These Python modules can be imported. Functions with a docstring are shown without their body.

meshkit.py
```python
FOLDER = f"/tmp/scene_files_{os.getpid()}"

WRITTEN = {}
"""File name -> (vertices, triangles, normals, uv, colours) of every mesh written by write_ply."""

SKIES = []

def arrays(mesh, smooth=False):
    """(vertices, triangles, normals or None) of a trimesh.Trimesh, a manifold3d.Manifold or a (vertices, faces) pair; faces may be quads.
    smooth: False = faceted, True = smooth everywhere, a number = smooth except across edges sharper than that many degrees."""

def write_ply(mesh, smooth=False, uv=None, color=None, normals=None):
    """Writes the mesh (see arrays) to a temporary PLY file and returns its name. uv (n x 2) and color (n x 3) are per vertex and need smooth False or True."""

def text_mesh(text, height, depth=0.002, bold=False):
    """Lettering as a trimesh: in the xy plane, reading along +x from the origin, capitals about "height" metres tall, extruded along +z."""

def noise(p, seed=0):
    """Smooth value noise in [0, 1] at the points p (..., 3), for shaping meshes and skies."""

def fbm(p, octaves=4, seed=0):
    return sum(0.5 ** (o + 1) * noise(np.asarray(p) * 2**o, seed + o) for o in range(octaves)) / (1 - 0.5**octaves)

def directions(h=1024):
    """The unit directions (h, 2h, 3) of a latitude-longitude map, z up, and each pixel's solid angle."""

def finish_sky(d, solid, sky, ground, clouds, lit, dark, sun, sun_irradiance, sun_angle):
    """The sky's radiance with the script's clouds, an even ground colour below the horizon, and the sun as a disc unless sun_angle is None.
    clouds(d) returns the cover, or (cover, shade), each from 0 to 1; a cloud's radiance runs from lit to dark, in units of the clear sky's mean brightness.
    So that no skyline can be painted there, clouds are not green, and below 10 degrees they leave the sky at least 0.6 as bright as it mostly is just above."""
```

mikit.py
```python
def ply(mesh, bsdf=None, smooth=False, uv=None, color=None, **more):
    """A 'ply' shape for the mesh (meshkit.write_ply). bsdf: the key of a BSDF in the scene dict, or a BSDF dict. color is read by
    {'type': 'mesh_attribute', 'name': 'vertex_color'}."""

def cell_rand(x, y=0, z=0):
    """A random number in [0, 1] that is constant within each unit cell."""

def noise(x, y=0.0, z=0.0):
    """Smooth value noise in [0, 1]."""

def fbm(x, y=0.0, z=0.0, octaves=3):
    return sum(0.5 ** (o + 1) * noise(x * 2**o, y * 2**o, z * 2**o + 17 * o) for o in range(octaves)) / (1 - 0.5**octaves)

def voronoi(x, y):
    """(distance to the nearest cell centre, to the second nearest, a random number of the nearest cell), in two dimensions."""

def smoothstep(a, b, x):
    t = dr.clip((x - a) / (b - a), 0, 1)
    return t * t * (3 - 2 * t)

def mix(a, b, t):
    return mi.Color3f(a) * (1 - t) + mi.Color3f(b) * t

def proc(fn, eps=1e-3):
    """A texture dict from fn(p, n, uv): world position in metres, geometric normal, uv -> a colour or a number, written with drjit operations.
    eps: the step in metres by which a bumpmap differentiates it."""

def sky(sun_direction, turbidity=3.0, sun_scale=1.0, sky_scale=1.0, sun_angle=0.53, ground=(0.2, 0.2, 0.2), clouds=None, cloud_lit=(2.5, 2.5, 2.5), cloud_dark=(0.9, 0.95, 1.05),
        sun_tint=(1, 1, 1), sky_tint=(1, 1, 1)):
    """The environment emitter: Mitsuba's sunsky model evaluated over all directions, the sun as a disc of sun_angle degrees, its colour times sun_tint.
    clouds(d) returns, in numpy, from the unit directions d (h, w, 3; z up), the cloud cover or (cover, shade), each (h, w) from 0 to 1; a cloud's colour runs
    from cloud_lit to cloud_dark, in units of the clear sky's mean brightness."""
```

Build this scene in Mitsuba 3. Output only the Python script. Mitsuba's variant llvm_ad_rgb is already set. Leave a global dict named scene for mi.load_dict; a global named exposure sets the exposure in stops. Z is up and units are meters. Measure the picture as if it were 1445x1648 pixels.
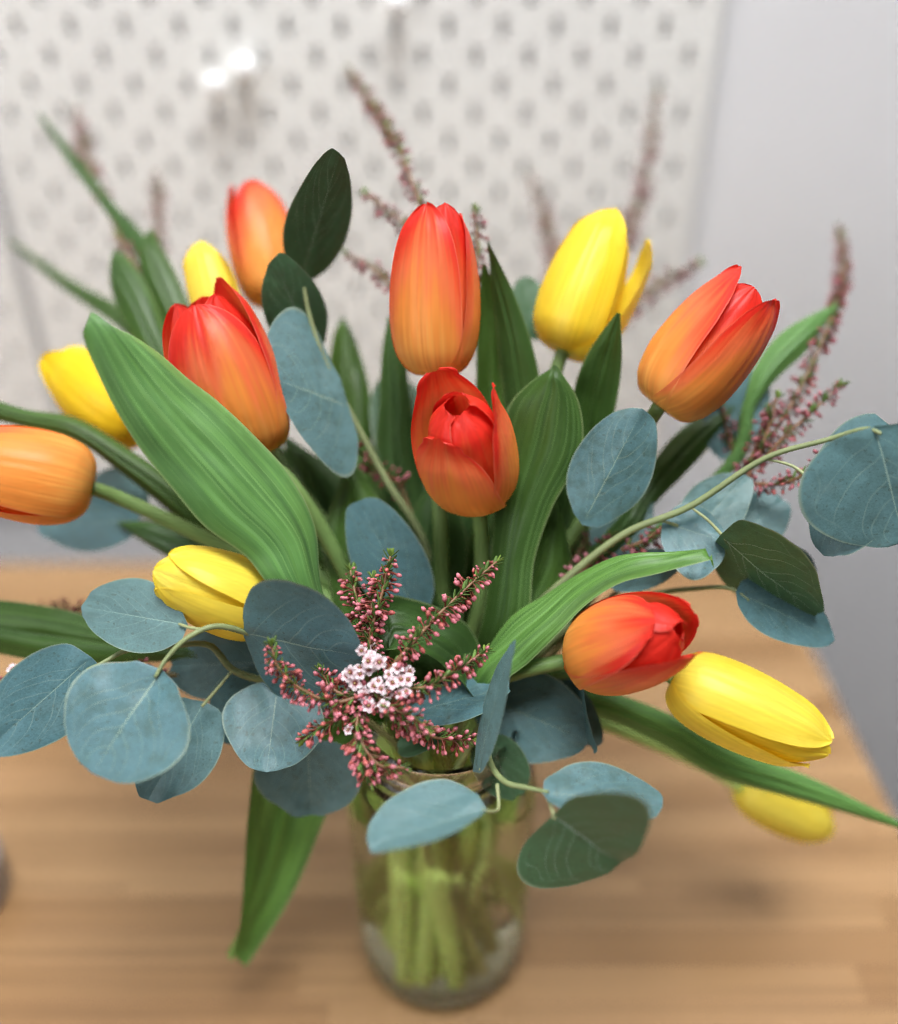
import math
import numpy as np
import trimesh
import shapely
import shapely.geometry as sg
import drjit as dr
import mitsuba as mi
import mikit
import meshkit

# ------------------------------------------------------------------ camera, light, exposure
THETA = math.radians(33.4)
CAM = np.array([0.0, -0.309, 0.489])
FWD = np.array([0.0, math.cos(THETA), -math.sin(THETA)])
UP = np.array([0.0, math.sin(THETA), math.cos(THETA)])
RIGHT = np.array([1.0, 0.0, 0.0])
FOCUS = 0.372
T4 = mi.ScalarTransform4f
scene, labels = {'type': 'scene'}, {}
scene['camera'] = {
    'type': 'thinlens', 'fov': 53.13, 'fov_axis': 'x', 'near_clip': 0.01, 'far_clip': 60.0,
    'aperture_radius': 0.0098, 'focus_distance': FOCUS,
    'to_world': T4().look_at(origin=CAM.tolist(), target=(CAM + FWD).tolist(), up=[0, 0, 1])}
exposure = 0.14
# the room's even bounce light (no room is built)
scene['room_light'] = {'type': 'constant', 'radiance': {'type': 'rgb', 'value': [0.030, 0.031, 0.034]}}


def lamp(key, centre, target, w, h, rgb):
    scene[key] = {'type': 'rectangle',
                  'to_world': T4().look_at(origin=list(centre), target=list(target), up=[0, 0, 1]) @ T4().scale([w / 2, h / 2, 1]),
                  'emitter': {'type': 'area', 'radiance': {'type': 'rgb', 'value': list(rgb)}}}


# a daylight window on the left behind the photographer, a skylight overhead
lamp('window', (-1.35, -1.25, 1.15), (0.0, 0.1, 0.1), 1.5, 1.3, (2.8, 2.8, 2.85))
labels['window'] = {'label': 'large bright daylight window behind the photographer on the left', 'category': 'window', 'kind': 'structure'}
lamp('skylight', (0.1, -0.25, 2.1), (0.0, 0.15, 0.0), 1.0, 0.8, (22.0, 22.2, 22.4))
labels['skylight'] = {'label': 'bright square skylight in the ceiling high above the bouquet', 'category': 'skylight', 'kind': 'structure'}

# ------------------------------------------------------------------ helpers
PX = 1445.0


def P(x, y, z):
    """The point at distance z along the view axis which the photograph shows at (x, y)."""
    return CAM + z * (FWD + (x - 722.5) / PX * RIGHT + (824.0 - y) / PX * UP)


def spline(pts, n, closed=False):
    """Catmull-Rom through the points (chord-length parameter), n samples."""
    p = np.asarray(pts, float)
    if len(p) == 2:
        return p[0] + (p[1] - p[0]) * np.linspace(0, 1, n)[:, None]
    d = np.maximum(np.linalg.norm(np.diff(p[:, :3], axis=0), axis=1), 1e-9) ** 0.5
    t = np.concatenate([[0], np.cumsum(d)])
    m = np.empty_like(p)
    m[1:-1] = (p[2:] - p[:-2]) / (t[2:] - t[:-2])[:, None]
    m[0] = (p[1] - p[0]) / d[0]
    m[-1] = (p[-1] - p[-2]) / d[-1]
    s = np.linspace(0, t[-1], n)
    i = np.clip(np.searchsorted(t, s, side='right') - 1, 0, len(p) - 2)
    h = (t[i + 1] - t[i])[:, None]
    u = ((s - t[i]) / (t[i + 1] - t[i]))[:, None]
    return ((2 * u**3 - 3 * u**2 + 1) * p[i] + (u**3 - 2 * u**2 + u) * h * m[i] + (-2 * u**3 + 3 * u**2) * p[i + 1] + (u**3 - u**2) * h * m[i + 1])


def unit(v):
    return v / np.maximum(np.linalg.norm(v, axis=-1, keepdims=True), 1e-12)


def grid_faces(n, m, wrap=False):
    """Triangles of an n x m grid of vertices (wrap: the second index is a ring)."""
    f = []
    i, j = np.meshgrid(np.arange(n - 1), np.arange(m if wrap else m - 1), indexing='ij')
    k = (j + 1) % m
    a, b, c, d = i * m + j, (i + 1) * m + j, (i + 1) * m + k, i * m + k
    return np.concatenate([np.stack([a, b, c], -1).reshape(-1, 3), np.stack([a, c, d], -1).reshape(-1, 3)])


def tube(path, radius, seg=10):
    """(vertices, triangles) of a round tube along the path, with closed ends."""
    p = np.asarray(path, float)
    r = np.broadcast_to(np.asarray(radius, float), len(p))
    t = unit(np.gradient(p, axis=0))
    a = np.cross(t[0], [0.3, 0.2, 0.9])
    a = a / np.linalg.norm(a)
    rings = []
    for k in range(len(p)):
        a = a - t[k] * (a @ t[k])
        a = a / max(np.linalg.norm(a), 1e-9)
        b = np.cross(t[k], a)
        ang = np.arange(seg) / seg * 2 * np.pi
        rings.append(p[k] + r[k] * (np.cos(ang)[:, None] * a + np.sin(ang)[:, None] * b))
    v = np.concatenate(rings)
    f = grid_faces(len(p), seg, True)[:, ::-1]
    v = np.vstack([v, p[0], p[-1]])
    n0, n1 = len(v) - 2, len(v) - 1
    k = np.arange(seg)
    e = (len(p) - 1) * seg
    f = np.vstack([f, np.stack([np.full(seg, n0), (k + 1) % seg, k], -1), np.stack([np.full(seg, n1), e + k, e + (k + 1) % seg], -1)])
    return v, f


class Heap:
    """Collects small meshes with one colour per vertex into one."""

    def __init__(self):
        self.v, self.f, self.c, self.n = [], [], [], 0

    def add(self, v, f, c):
        self.v.append(v)
        self.f.append(f + self.n)
        self.c.append(np.broadcast_to(np.asarray(c, float), (len(v), 3)))
        self.n += len(v)

    def shape(self, bsdf, smooth=True):
        return mikit.ply((np.concatenate(self.v), np.concatenate(self.f)), bsdf, smooth, color=np.clip(np.concatenate(self.c), 0, 1))


def key_for(name):
    if name not in USED:
        USED[name] = 0
        return name
    USED[name] += 1
    return f'{name}_{USED[name]:03d}'


USED = {}


def thing(name, label, category, group=None, kind=None):
    k = key_for(name)
    labels[k] = {'label': label, 'category': category}
    if group:
        labels[k]['group'] = group
    if kind:
        labels[k]['kind'] = kind
    return k


def part(parent, name, shape, kind=None, label=None):
    k = key_for(f'{parent}__{name}')
    scene[k] = shape
    if kind or label:
        labels[k] = {a: b for a, b in (('kind', kind), ('label', label)) if b}
    return k


def rgb(*v):
    return {'type': 'rgb', 'value': [float(x) for x in v]}


VC = {'type': 'mesh_attribute', 'name': 'vertex_color'}


def leafy(color, rough, spec, thin, trans=None, sheen=0.0, normal=None):
    """A thin translucent sheet with a gloss of its own: thin = share of the light that the translucent half takes."""
    front = {'type': 'principled', 'base_color': color, 'roughness': rough, 'specular': spec, 'sheen': sheen}
    if normal is not None:
        front = {'type': 'bumpmap', 'arbitrary': normal[0], 'scale': normal[1], 'bsdf': front}
    return {'type': 'blendbsdf', 'weight': thin, 'first': {'type': 'twosided', 'bsdf': front},
            'second': {'type': 'principledthin', 'base_color': trans or color, 'roughness': 0.6, 'diff_trans': 1.7}}


# ------------------------------------------------------------------ materials
def c3(a):
    return mi.Color3f(*[float(x) for x in a])


def euc_color(p, n, uv):
    """Silver-dollar leaf: u = 10 * leaf number + place along the midrib, v = place across."""
    k = dr.floor(uv.x / 10)
    s = uv.x - 10 * k
    t = uv.y
    r1, r2 = mikit.cell_rand(k, 3), mikit.cell_rand(k, 7)
    blotch = mikit.fbm(p.x * 260, p.y * 260, p.z * 260, 3)
    grain = mikit.noise(p.x * 1900, p.y * 1900, p.z * 1900)
    dark_green = dr.select(k > 499.5, 1.0, 0.0)  # leaves with a darker, greener base colour
    bloom = mikit.mix((0.078, 0.172, 0.195), (0.115, 0.205, 0.200), r1)
    bloom = mikit.mix(bloom, (0.050, 0.118, 0.055), dark_green)
    green = mikit.mix((0.050, 0.095, 0.075), (0.042, 0.080, 0.036), dark_green)
    # wax rubbed off here and there shows the greener blade
    c = mikit.mix(bloom, green, mikit.smoothstep(0.35, 0.85, blotch) * (0.15 + 0.4 * r2))
    c = mikit.mix(c, (0.15, 0.24, 0.245), 0.32 * (1 - dark_green) * mikit.smoothstep(0.55, 0.85, mikit.fbm(p.x * 110 + 7, p.y * 110, p.z * 110, 3)))
    spot = mikit.smoothstep(0.80, 0.86, mikit.noise(p.x * 700 + 3, p.y * 700, p.z * 700))
    c = mikit.mix(c, (0.05, 0.06, 0.03), 0.35 * spot)
    c = c * (0.84 + 0.32 * grain)
    # veins
    w = 0.017 * (1.15 - s)
    vein = 1 - mikit.smoothstep(w * 0.5, w, dr.abs(t))
    a = dr.abs(t)
    lat = mi.Float(0)
    fade = mikit.noise(p.x * 420, p.y * 420, p.z * 420)
    for i in range(5):
        side = dr.select(t > 0, 1.0, 2.0)
        s0 = 0.015 + 0.17 * i + 0.07 * (mikit.cell_rand(k, i, side) - 0.5)
        line = s0 + (0.30 + 0.25 * mikit.cell_rand(k, i, side + 4)) * a + 0.34 * a * a + 0.006 * dr.sin(a * 17 + 6 * r1 + 2 * i)
        lat = dr.maximum(lat, (1 - mikit.smoothstep(0.003, 0.010, dr.abs(s - line))) * (1 - mikit.smoothstep(0.55, 0.88, a)) * (0.45 + 0.55 * fade))
    loop = 0.80 - 0.05 * dr.sin(s * 19 + 6 * r2)
    lat = dr.maximum(lat, 0.6 * (1 - mikit.smoothstep(0.006, 0.018, dr.abs(a - loop))) * mikit.smoothstep(0.1, 0.3, s) * fade)
    pale = mikit.mix((0.22, 0.33, 0.30), (0.24, 0.33, 0.25), r2)
    margin = mikit.smoothstep(0.90, 0.985, uv.y * uv.y)
    c = mikit.mix(c, pale, dr.clip(dr.maximum(vein * 0.9, lat * 0.48), 0, 1))
    return mikit.mix(c, (0.30, 0.36, 0.25), margin * 0.55)


def blade_color(p, n, uv):
    """Tulip leaf: long parallel veins; u = 10 * leaf number + place along, v = place across."""
    k = dr.floor(uv.x / 10)
    s = uv.x - 10 * k
    t = uv.y
    r1 = mikit.cell_rand(k, 3)
    fine = mikit.noise(t * 52 + 31 * r1, s * 4, k)
    broad = mikit.fbm(t * 6 + 9 * r1, s * 3.0, k + 0.5, 3)
    cross = mikit.noise(t * 16, s * 60, k)
    c = mikit.mix((0.028, 0.068, 0.008), (0.058, 0.125, 0.018), mikit.smoothstep(0.2, 0.8, broad))  # base greens darkened to paint in the deep shade of the bouquet
    c = mikit.mix(c, (0.022, 0.058, 0.014), 0.28 * mikit.smoothstep(0.5, 0.9, fine))
    thread = mikit.smoothstep(0.62, 0.80, mikit.noise(t * 95 + 11 * r1, s * 3, k + 9))
    c = mikit.mix(c, c * 0.60, 0.42 * thread)
    c = mikit.mix(c, (0.13, 0.24, 0.07), 0.45 * mikit.smoothstep(0.6, 0.9, mikit.noise(t * 22 + 50, s * 2.5, k)))
    c = mikit.mix(c, (0.075, 0.14, 0.04), 0.25 * cross)
    c = mikit.mix(c, (0.045, 0.11, 0.055), 0.35 * r1)
    unshaded = dr.select(k > 499.5, 1.0, 0.0)  # paler blades, left out of the shade put into the base greens
    c = mikit.mix(c, (c * 1.9 + mi.Color3f(0.022, 0.052, 0.012)) * (0.66 + 0.58 * broad), unshaded)
    edge = mikit.smoothstep(0.94, 0.995, dr.abs(t))
    return mikit.mix(c, (0.28, 0.36, 0.16), edge * 0.6)


def blade_relief(p, n, uv):
    k = dr.floor(uv.x / 10)
    return mikit.noise(uv.y * 30 + 7 * k, (uv.x - 10 * k) * 3)


def bamboo_color(p, n, uv):
    row = dr.floor(p.y / 0.021 + 0.35)
    joint = dr.floor(p.x / 0.31 + 7 * mikit.cell_rand(row, 5))
    r = mikit.cell_rand(row, joint, 2)
    g = mikit.fbm(p.x * 5 + 13 * r, p.y * 260, row, 3)
    q = mikit.fbm(p.x * 3, p.y * 40, 4.0, 3)
    c = mikit.mix((0.280, 0.152, 0.062), (0.400, 0.240, 0.112), r)
    c = mikit.mix(c, (0.200, 0.102, 0.040), 0.6 * mikit.smoothstep(0.45, 0.85, g))
    c = mikit.mix(c, (0.44, 0.26, 0.13), 0.35 * mikit.smoothstep(0.5, 0.8, q))
    node = mikit.smoothstep(0.965, 0.99, mikit.noise(p.x * 26 + 17 * r, row * 3.1))
    c = mikit.mix(c, (0.22, 0.10, 0.04), 0.5 * node)
    f = p.y / 0.021 + 0.35 - row
    seam = 1 - mikit.smoothstep(0.01, 0.035, dr.minimum(f, 1 - f))
    return mikit.mix(c, (0.2, 0.09, 0.04), 0.45 * seam)


def wall_color(p, n, uv):
    q = mikit.fbm(p.x * 7, p.y * 7, p.z * 7, 3)
    return mikit.mix((0.68, 0.68, 0.70), (0.73, 0.73, 0.745), q)


def wall_relief(p, n, uv):
    return mikit.fbm(p.x * 320, p.y * 320, p.z * 320, 2)


def board_color(p, n, uv):
    q = mikit.fbm(p.x * 12, p.z * 12, 1.0, 3)
    return mikit.mix((0.74, 0.735, 0.715), (0.79, 0.785, 0.76), q)


scene['mat_eucalyptus'] = leafy(mikit.proc(euc_color), 0.50, 0.45, 0.13, sheen=0.3)
scene['mat_blade'] = leafy(mikit.proc(blade_color), 0.38, 0.5, 0.24, normal=(mikit.proc(blade_relief), 0.0006))
scene['mat_blade']['first']['bsdf'] = {'type': 'principled', 'base_color': mikit.proc(blade_color), 'roughness': 0.38, 'specular': 0.30}
scene['mat_petal'] = leafy(VC, 0.38, 0.30, 0.34, sheen=0.08)
scene['mat_stem'] = {'type': 'principled', 'base_color': VC, 'roughness': 0.45, 'specular': 0.4}
scene['mat_bud'] = {'type': 'principled', 'base_color': VC, 'roughness': 0.5, 'specular': 0.4}
scene['mat_blossom'] = leafy(VC, 0.55, 0.3, 0.3)
scene['mat_bamboo'] = {'type': 'principled', 'base_color': mikit.proc(bamboo_color), 'roughness': 0.42, 'specular': 0.45}
scene['mat_wall'] = {'type': 'twosided', 'bsdf': {'type': 'principled', 'base_color': mikit.proc(wall_color), 'roughness': 0.8, 'specular': 0.2}}
scene['mat_board'] = {'type': 'principled', 'base_color': mikit.proc(board_color), 'roughness': 0.5, 'specular': 0.35}
scene['mat_floor'] = {'type': 'twosided', 'bsdf': {'type': 'diffuse', 'reflectance': rgb(0.16, 0.13, 0.11)}}
scene['mat_glint_white'] = {'type': 'principled', 'base_color': rgb(0.9, 0.9, 0.9), 'roughness': 0.12, 'specular': 0.6, 'clearcoat': 1.0}
scene['mat_tin'] = {'type': 'principled', 'base_color': rgb(0.26, 0.23, 0.21), 'roughness': 0.45, 'metallic': 0.2}
scene['mat_glass_air'] = {'type': 'dielectric', 'int_ior': 1.5, 'ext_ior': 1.0}
scene['mat_glass_base'] = {'type': 'roughdielectric', 'int_ior': 1.5, 'ext_ior': 1.0, 'alpha': 0.35}
scene['mat_air_in_glass'] = {'type': 'dielectric', 'int_ior': 1.0, 'ext_ior': 1.5}
scene['mat_water_in_glass'] = {'type': 'dielectric', 'int_ior': 1.33, 'ext_ior': 1.5, 'specular_transmittance': rgb(0.94, 0.965, 0.885)}
scene['mat_water_air'] = {'type': 'dielectric', 'int_ior': 1.33, 'ext_ior': 1.0}

# ------------------------------------------------------------------ the setting


def box(lo, hi, bevel=0.0):
    lo, hi = np.asarray(lo, float), np.asarray(hi, float)
    if bevel:
        pts = []
        for c in np.ndindex(2, 2, 2):
            for ax in range(3):
                q = np.where(np.array(c) == 1, hi - bevel, lo + bevel)
                q[ax] = hi[ax] if c[ax] else lo[ax]
                pts.append(q)
        return trimesh.convex.convex_hull(np.array(pts))
    return trimesh.creation.box(bounds=[lo, hi])


BOARD_Y = 0.443
scene['wall'] = mikit.ply(box((-3, BOARD_Y + 0.014, -0.74), (3, BOARD_Y + 0.13, 2.3)), 'mat_wall')
labels['wall'] = {'label': 'plain pale grey wall behind the white pegboard', 'category': 'wall', 'kind': 'structure'}
scene['floor'] = mikit.ply(box((-3, -3, -0.79), (3, BOARD_Y + 0.13, -0.741)), 'mat_floor')
labels['floor'] = {'label': 'dark floor far below the bamboo table', 'category': 'floor', 'kind': 'structure'}

table = thing('table', 'warm brown bamboo table that the flower jar stands on', 'table')
part(table, 'tabletop', mikit.ply(box((-0.86, -0.52, -0.020), (0.292, 0.349, 0.0), 0.0015), 'mat_bamboo'))
for x in (-0.82, 0.252):
    for y in (-0.48, 0.309):
        part(table, 'leg', mikit.ply(box((x - 0.02, y - 0.02, -0.741), (x + 0.02, y + 0.02, -0.0195), 0.002), 'mat_bamboo'))

# pegboards: 56 cm panels with staggered slots
BX0, BX1, BZ0, BZ1 = -0.36, 0.20, 0.0, 0.56
outline = sg.box(BX0 + 0.012, BZ0 + 0.012, BX1 - 0.012, BZ1 - 0.012).buffer(0.012)
slots = []
for i in range(40):
    z = 0.403 + 0.02 * (i - 20)
    for j in range(15):
        x = 0.18 - 0.04 * j - (0.02 if i % 2 else 0.0)
        if BX0 + 0.015 < x < BX1 - 0.015 and BZ0 + 0.02 < z < BZ1 - 0.02:
            slots.append(sg.LineString([(x, z - 0.005), (x, z + 0.005)]).buffer(0.0027, quad_segs=4))
panel = trimesh.creation.extrude_polygon(outline.difference(shapely.union_all(slots)), 0.005, engine='earcut')
panel.vertices = np.stack([panel.vertices[:, 0], BOARD_Y + 0.005 - panel.vertices[:, 2], panel.vertices[:, 1]], -1)
panel_ply = mikit.ply((panel.vertices, panel.faces[:, ::-1] if panel.volume < 0 else panel.faces), 'mat_board')
for dx, lab in ((0.0, 'white pegboard with staggered rows of slots, mounted on the wall behind the flowers'), (-0.571, 'second white pegboard beyond the gap at the left edge of the picture')):
    board = thing('pegboard', lab, 'pegboard')
    part(board, 'panel', {**panel_ply, 'to_world': T4().translate([dx, 0, 0])})
    for x in (BX0 + 0.05 + dx, BX1 - 0.05 + dx):
        for z in (BZ0 + 0.04, BZ1 - 0.04):
            part(board, 'spacer', mikit.ply(box((x - 0.014, BOARD_Y + 0.006, z - 0.014), (x + 0.014, BOARD_Y + 0.0135, z + 0.014)), 'mat_board'))

# white knobs standing in for bright glints of a clear object on the board
GLINT_L = ['upper right of two white knobs standing in for glints on the pegboard', 'lower left of two white knobs standing in for glints on the pegboard', 'white knob standing in for a glint at the top of the pegboard above the others']
for (px, py, r), lab in zip(((393, 112, 0.0095), (345, 138, 0.0085), (640, 6, 0.008)), GLINT_L):
    q = P(px, py, 1.0) - CAM
    c = CAM + q * (BOARD_Y - 0.016 - CAM[1]) / q[1]
    k = thing('glint_knob', lab, 'peg')
    knob = trimesh.creation.icosphere(3, r)
    knob.apply_scale([1, 0.75, 1])
    knob.apply_translation(c)
    part(k, 'knob', mikit.ply(knob, 'mat_glint_white', True))
    part(k, 'shank', mikit.ply(tube([c + [0, 0.004, 0], [c[0], BOARD_Y - 0.0005, c[2]]], r * 0.35, 14), 'mat_glint_white', 40))

# grey tin at the left
tin = thing('tin', 'round grey tin at the left edge of the bamboo table, mostly cut off', 'tin')
prof = [(0.0, 0.0005), (0.031, 0.0005), (0.033, 0.002), (0.033, 0.021), (0.032, 0.0225)]
part(tin, 'body', mikit.ply(trimesh.creation.revolve(prof + [(0.0, 0.0225)], sections=48).apply_translation((-0.2975, 0.012, 0)), 'mat_tin', 30))
part(tin, 'lid', mikit.ply(trimesh.creation.revolve([(0.0, 0.0228), (0.0342, 0.0228), (0.0348, 0.024), (0.0345, 0.029), (0.033, 0.0302), (0.0, 0.0302)], sections=48).apply_translation((-0.2975, 0.012, 0)), 'mat_tin', 30))

# ------------------------------------------------------------------ the jar
JX, JY, JS = -0.004, -0.010, 1.065
JH = 0.182
WATER = 0.153


def lathe(profile, n=72):
    p = np.asarray(profile, float)
    a = np.arange(n) / n * 2 * np.pi
    v = np.stack([p[:, None, 0] * JS * np.cos(a) + JX, p[:, None, 0] * JS * np.sin(a) + JY, np.broadcast_to(p[:, None, 1], (len(p), n))], -1)
    return v.reshape(-1, 3), grid_faces(len(p), n, True)[:, ::-1]


def smooth_profile(keys, n):
    return spline(np.array([(r, z) for r, z in keys]), n)


outer_k = [(0.0005, 0.0035), (0.024, 0.0032), (0.036, 0.0006), (0.0405, 0.0025), (0.0432, 0.008), (0.0440, 0.016), (0.0443, 0.05), (0.0445, 0.10), (0.0446, 0.128), (0.0440, 0.140), (0.0415, 0.150), (0.0378, 0.156), (0.0362, 0.159),
           (0.0362, 0.163), (0.0374, 0.1645), (0.0362, 0.166), (0.0362, 0.169), (0.0374, 0.1705), (0.0362, 0.172), (0.0360, 0.177), (0.0362, 0.1805), (0.0350, 0.182)]
inner_k = [(0.0005, 0.0085), (0.025, 0.008), (0.0365, 0.0075), (0.0400, 0.0115), (0.0412, 0.019), (0.0415, 0.05), (0.0417, 0.10), (0.0418, 0.127), (0.0412, 0.138), (0.0388, 0.147), (0.0350, 0.154), (0.0332, 0.160), (0.0330, 0.170), (0.0332, 0.1805), (0.0350, 0.182)]
jar = thing('glass_jar', 'clear glass preserving jar of water holding the whole bouquet', 'jar')
op = smooth_profile(outer_k, 170)
ob = int(np.argmax(op[:, 0] > 0.0395))
part(jar, 'body', mikit.ply(lathe(op[ob:]), 'mat_glass_air', True))
part(jar, 'base', mikit.ply(lathe(op[:ob + 1]), 'mat_glass_base', True))
ip = smooth_profile(inner_k, 150)
iw = int(np.argmax(ip[:, 1] > WATER))
part(jar, 'inner_wall', mikit.ply(lathe(ip[iw - 1:]), 'mat_air_in_glass', True))
water = thing('water', 'clear water filling the lower half of the glass jar', 'water')
part(water, 'side', mikit.ply(lathe(ip[:iw]), 'mat_water_in_glass', True))
wr, wz = ip[iw - 1]
part(water, 'surface', mikit.ply(lathe([(wr, wz), (wr - 0.0008, wz - 0.0004), (wr * 0.5, wz - 0.0006), (0.0003, wz - 0.0006)]), 'mat_water_air', False))

# ------------------------------------------------------------------ stems
rng = np.random.default_rng(11)
_slot = [0]


def into_jar(pts, deep=True):
    """The visible run of a stem (from the top down), carried on through the jar's mouth to its floor."""
    i = _slot[0]
    _slot[0] += 1
    top = np.asarray(pts[-1], float)
    d = np.array([top[0] - JX, top[1] - JY])
    a = math.atan2(d[1], d[0]) + rng.uniform(-0.5, 0.5)
    r = 0.028 * math.sqrt(rng.uniform(0.15, 1.0))
    mouth = np.array([JX + r * math.cos(a), JY + r * math.sin(a), JH - 0.012])
    b = a + math.pi + rng.uniform(-1.5, 1.5)
    q = rng.uniform(0.010, 0.037)
    end = np.array([JX + q * math.cos(b), JY + q * math.sin(b), rng.uniform(0.0125, 0.022)])
    return list(pts) + [mouth, mouth * 0.45 + end * 0.55 + [0, 0, 0.004], end]


def stem_shape(pts, r0, r1, c0, c1, n=60):
    path = spline(pts, n)
    k = np.linspace(0, 1, n)
    v, f = tube(path, r0 + (r1 - r0) * k, 12)
    z = np.clip((v[:, 2] - 0.10) / 0.12, 0, 1)[:, None]
    noise = meshkit.fbm(v * [300, 300, 60], 3, 5)[:, None]
    col = (np.array(c1) * (1 - z) + np.array(c0) * z) * (0.8 + 0.4 * noise)
    return mikit.ply((v, f), 'mat_stem', True, color=np.clip(col, 0, 1))


TULIP_STEM = ((0.16, 0.26, 0.08), (0.50, 0.68, 0.20))

# ------------------------------------------------------------------ tulip blooms
OUT_KEYS = [(0.10, 0.0), (0.52, 0.015), (0.83, 0.11), (0.975, 0.27), (1.0, 0.45), (0.94, 0.64), (0.79, 0.82)]


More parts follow.
